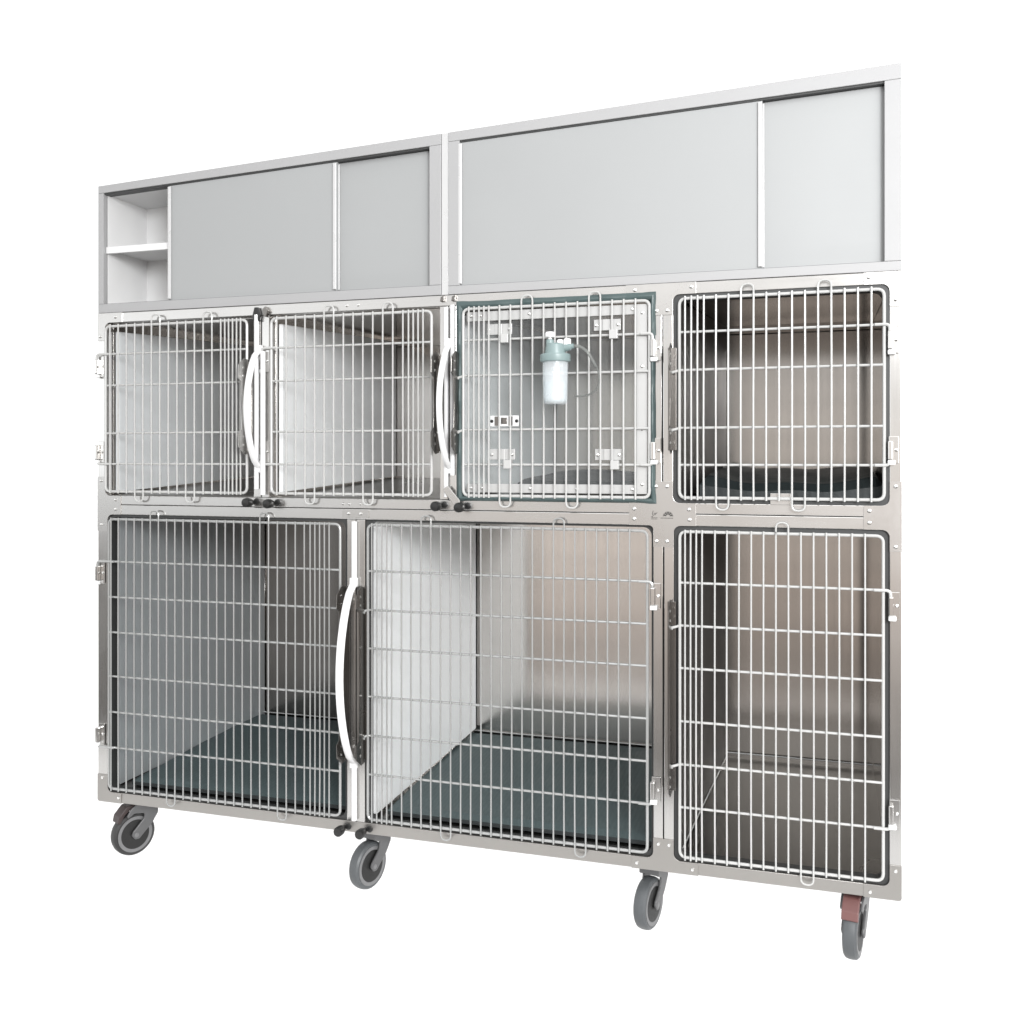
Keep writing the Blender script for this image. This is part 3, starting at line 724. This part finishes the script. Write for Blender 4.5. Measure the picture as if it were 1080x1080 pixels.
# ------------------------------------------------------------------ the two wall cabinets standing on the bank
def ztop(x): return 1.9225 + 0.0445 * x
def zi_l(x): return 1.901 + 0.0385 * x
def zi_r(x): return 1.9475 + 0.0345 * (x - 1.105)
def slab(mb, x0, x1, f0, f1, y0, y1, bevel=0.001):
    return mb.prism([(x0, f0(x0)), (x1, f0(x1)), (x1, f1(x1)), (x0, f1(x0))], y0, y1, bevel)
K = lambda v: (lambda x: v)
def cabinet(x0, x1, xi0, xi1, zb, zib, fi, splits, label, niche=None):
    root = empty('wall_cabinet', ((x0 + x1) / 2, .15, zb), label, 'cabinet', 'steel cabinets standing on the cage bank')
    def pt(mb, name, mat, lab=None): return adopt(mb.build(name, mat, None, lab), root)
    fr = MB()
    slab(fr, x0, x1, fi, ztop, 0, .016); slab(fr, x0, x1, K(zb), K(zib), 0, .016)
    slab(fr, x0, xi0, lambda x: zib + g, lambda x: fi(x) - g, 0.0, .016); slab(fr, xi1, x1, lambda x: zib + g, lambda x: fi(x) - g, 0, .016)
    pt(fr, 'front_frame', M['cab_frame'])
    bd = MB()
    slab(bd, x0 + .001, x0 + .003, K(zb + .001), lambda x: ztop(x) - .001, .0165, .30, 0); slab(bd, x1 - .003, x1 - .001, K(zb + .001), lambda x: ztop(x) - .001, .0165, .30, 0)
    slab(bd, x0 + .0032, x1 - .0032, lambda x: ztop(x) - .003, lambda x: ztop(x) - .001, .0165, .30, 0)
    slab(bd, x0 + .0032, x1 - .0032, K(zb + .001), K(zb + .003), .0165, .30, 0)
    slab(bd, x0 + .0032, x1 - .0032, K(zb + .0032), lambda x: ztop(x) - .0032, .297, .2995, 0)
    pt(bd, 'cabinet_body', M['cab_frame'])
    for k, (a, b, ya) in enumerate(splits):
        d = pt(slab(MB(), a, b, K(zib - .004), lambda x: fi(x) - .0045, ya, ya + .012, .0012), 'sliding_door', M['cab_door'])
        for ex in ((a, b - .010) if k == 0 else (a,)):
            h = MB(); slab(h, ex, ex + .010, K(zib + .004), lambda x: fi(x) - .008, ya - .0065, ya - .0004, .0022)
            h.build('finger_pull', M['cab_pull'], d)
    tr = MB(); slab(tr, xi0, xi1, lambda x: fi(x) - .0042, lambda x: fi(x) - .0005, .0045, .030, 0)
    tr.box(xi0, xi1, .0045, .030, zib + .0002, zib + .0012)
    pt(tr, 'gap_shade_strip', M['gasket_dark'])  # dark strips that put the shade of the door gaps into colour
    if niche:
        a, b, zs0, zs1 = niche
        n = MB(); yb = .19
        n.quad_sheet([(a, .017, zib), (a, yb, zib), (a, yb, fi(a)), (a, .017, fi(a))], -.002)
        n.quad_sheet([(a, yb, zib), (b, yb, zib), (b, yb, fi(b)), (a, yb, fi(a))], -.002)
        n.quad_sheet([(b, yb, zib), (b, .017, zib), (b, .017, fi(b)), (b, yb, fi(b))], -.002)
        n.quad_sheet([(a, .017, zib), (b, .017, zib), (b, yb, zib), (a, yb, zib)], -.002)
        n.quad_sheet([(a, .017, fi(a)), (a, yb, fi(a)), (b, yb, fi(b)), (b, .017, fi(b))], -.002)
        pt(n, 'open_niche', M['niche'])
        s = MB().box(a + .001, b - .001, .018, yb - .001, zs0 + .012, zs1, .001); s.box(a + .001, b - .001, .010, .0178, zs0, zs1, .001)
        pt(s, 'shelf', M['niche'])
    return root
M['cab_pull'] = plain('cabinet_pull_steel', (0.50, 0.50, 0.50), 0.3, 0.2, var=0.02)
cabinet(0.0, 1.0535, .018, 1.022, 1.5585, 1.584, zi_l, [(.234, .757, .006), (.750, 1.0235, .020)],
        'shorter grey steel cabinet with an open shelf niche, standing at the left', (.018, .2335, 1.730, 1.749))
cabinet(1.0735, W, 1.104, 2.112, 1.5585, 1.580, zi_r, [(1.100, 1.848, .006), (1.842, 2.1135, .020)],
        'longer closed grey steel cabinet without a shelf niche, beside the open one')
o = slab(MB(), 1.0542, 1.0728, K(1.5585), lambda x: ztop(x) + .001, .003, .28, .001).build('filler_strip', M['cab_pull'])
tag(o, 'narrow bright filler strip upright between the two grey cabinets', 'trim')

# ------------------------------------------------------------------ white floor under the bank, made translucent so light from below fills it
b = bmesh.new()
vs = [b.verts.new(p) for p in ((-40, -1.0, 0), (40, -1.0, 0), (40, 90, 0), (-40, 90, 0))]
b.faces.new(vs); mb = MB(); mb._merge(b)
fl = mb.build('ground', M['lit_floor']); tag(fl, kind='structure')

# ------------------------------------------------------------------ studio surroundings
w = bpy.data.worlds.new('World'); sc.world = w; w.use_nodes = True
nt = w.node_tree; nt.nodes.clear()
out = nt.nodes.new('ShaderNodeOutputWorld'); bg = nt.nodes.new('ShaderNodeBackground')
tc = nt.nodes.new('ShaderNodeTexCoord'); sp = nt.nodes.new('ShaderNodeSeparateXYZ')
nt.links.new(tc.outputs['Generated'], sp.inputs[0])
def cramp(stops):
    """stops: list of (dir z, colour)"""
    mr = nt.nodes.new('ShaderNodeMapRange'); mr.inputs['From Min'].default_value = -1; mr.inputs['From Max'].default_value = 1
    nt.links.new(sp.outputs['Z'], mr.inputs['Value'])
    cr = nt.nodes.new('ShaderNodeValToRGB'); el = cr.color_ramp.elements
    while len(el) > 1: el.remove(el[-1])
    for i, (z, c) in enumerate(stops):
        q = el[0] if i == 0 else el.new((z + 1) / 2)
        q.position = (z + 1) / 2; q.color = (*c, 1)
    nt.links.new(mr.outputs[0], cr.inputs[0]); return cr.outputs[0]
G = lambda v, t=(1, 1, 1): tuple(v * k for k in t)
pink = (1.0, .88, .80); warm = (1.0, .95, .90); cool = (.97, 1.0, 1.02)
right = cramp([(-1, G(.10)), (-.36, G(.20, warm)), (-.25, G(.27, warm)), (-.18, G(.62, pink)), (-.10, G(1.0, pink)), (.0, G(1.15, warm)), (.14, G(1.15)), (.40, G(1.25)), (1, G(1.25))])
left = cramp([(-1, G(.08)), (-.30, G(.12, warm)), (-.16, G(.19, warm)), (-.07, G(.28, warm)), (-.045, G(.6)), (-.015, G(2.2, cool)), (.10, G(2.2, cool)), (.15, G(1.3)), (.25, G(1.15)), (1, G(1.15))])
def mrange(src, a, b):
    r = nt.nodes.new('ShaderNodeMapRange'); r.interpolation_type = 'SMOOTHSTEP'
    r.inputs['From Min'].default_value = a; r.inputs['From Max'].default_value = b
    nt.links.new(src, r.inputs['Value']); return r.outputs[0]
mx = nt.nodes.new('ShaderNodeMix'); mx.data_type = 'RGBA'
nt.links.new(mrange(sp.outputs['X'], -.30, -.50), mx.inputs['Factor'])
nt.links.new(right, mx.inputs['A']); nt.links.new(left, mx.inputs['B'])
# behind the bank: plain bright white, brighter below to light the floor through
back = cramp([(-1, (2.25, 2.25, 2.25)), (-.10, (2.25, 2.25, 2.25)), (0.0, (1.25, 1.25, 1.25)), (1, (1.25, 1.25, 1.25))])
m2 = nt.nodes.new('ShaderNodeMix'); m2.data_type = 'RGBA'
nt.links.new(mrange(sp.outputs['Y'], -.02, .06), m2.inputs['Factor'])
nt.links.new(mx.outputs['Result'], m2.inputs['A']); nt.links.new(back, m2.inputs['B'])
nt.links.new(m2.outputs['Result'], bg.inputs[0]); bg.inputs[1].default_value = 1.0
nt.links.new(bg.outputs[0], out.inputs[0])

def area(name, loc, tgt, size, power, col=(1, 1, 1)):
    l = bpy.data.lights.new(name, 'AREA'); l.shape = 'RECTANGLE'; l.size, l.size_y = size; l.energy = power; l.color = col
    o = bpy.data.objects.new(name, l); COL.objects.link(o); o.location = loc
    o.rotation_euler = (Vector(tgt) - Vector(loc)).to_track_quat('-Z', 'Y').to_euler(); return o
area('softbox', (4.6, -3.2, 1.8), (1.0, .3, .95), (1.8, 1.8), 80, (1, .99, .98))
area('front_fill', (3.6, -3.9, 2.25), (1.0, .35, 1.0), (1.1, 1.1), 185, (.98, .99, 1))  # unseen lamp added to brighten the upper left cage interiors
area('overhead_fill', (2.2, -4.4, 4.4), (1.0, .3, .8), (5.0, 2.4), 70, (1, 1, 1))  # unseen lamp added high up as fill for the panels

# ------------------------------------------------------------------ camera
cam = bpy.data.cameras.new('camera'); co = bpy.data.objects.new('camera', cam); COL.objects.link(co)
cam.sensor_width = 36; cam.lens = 36 * 1045 / 1080; cam.shift_y = -(540 - 484.5) / 1080
co.location = (1.98562, -2.35, 1.14); co.rotation_euler = (R(90), 0, R(17.5256))
cam.clip_start = .05; cam.clip_end = 400
sc.camera = co
vs_ = sc.view_settings; vs_.view_transform = 'Standard'; vs_.look = 'None'; vs_.gamma = 1; vs_.exposure = 0; vs_.use_curve_mapping = False
sc.cycles.max_bounces = 12; sc.cycles.glossy_bounces = 8; sc.cycles.transparent_max_bounces = 16
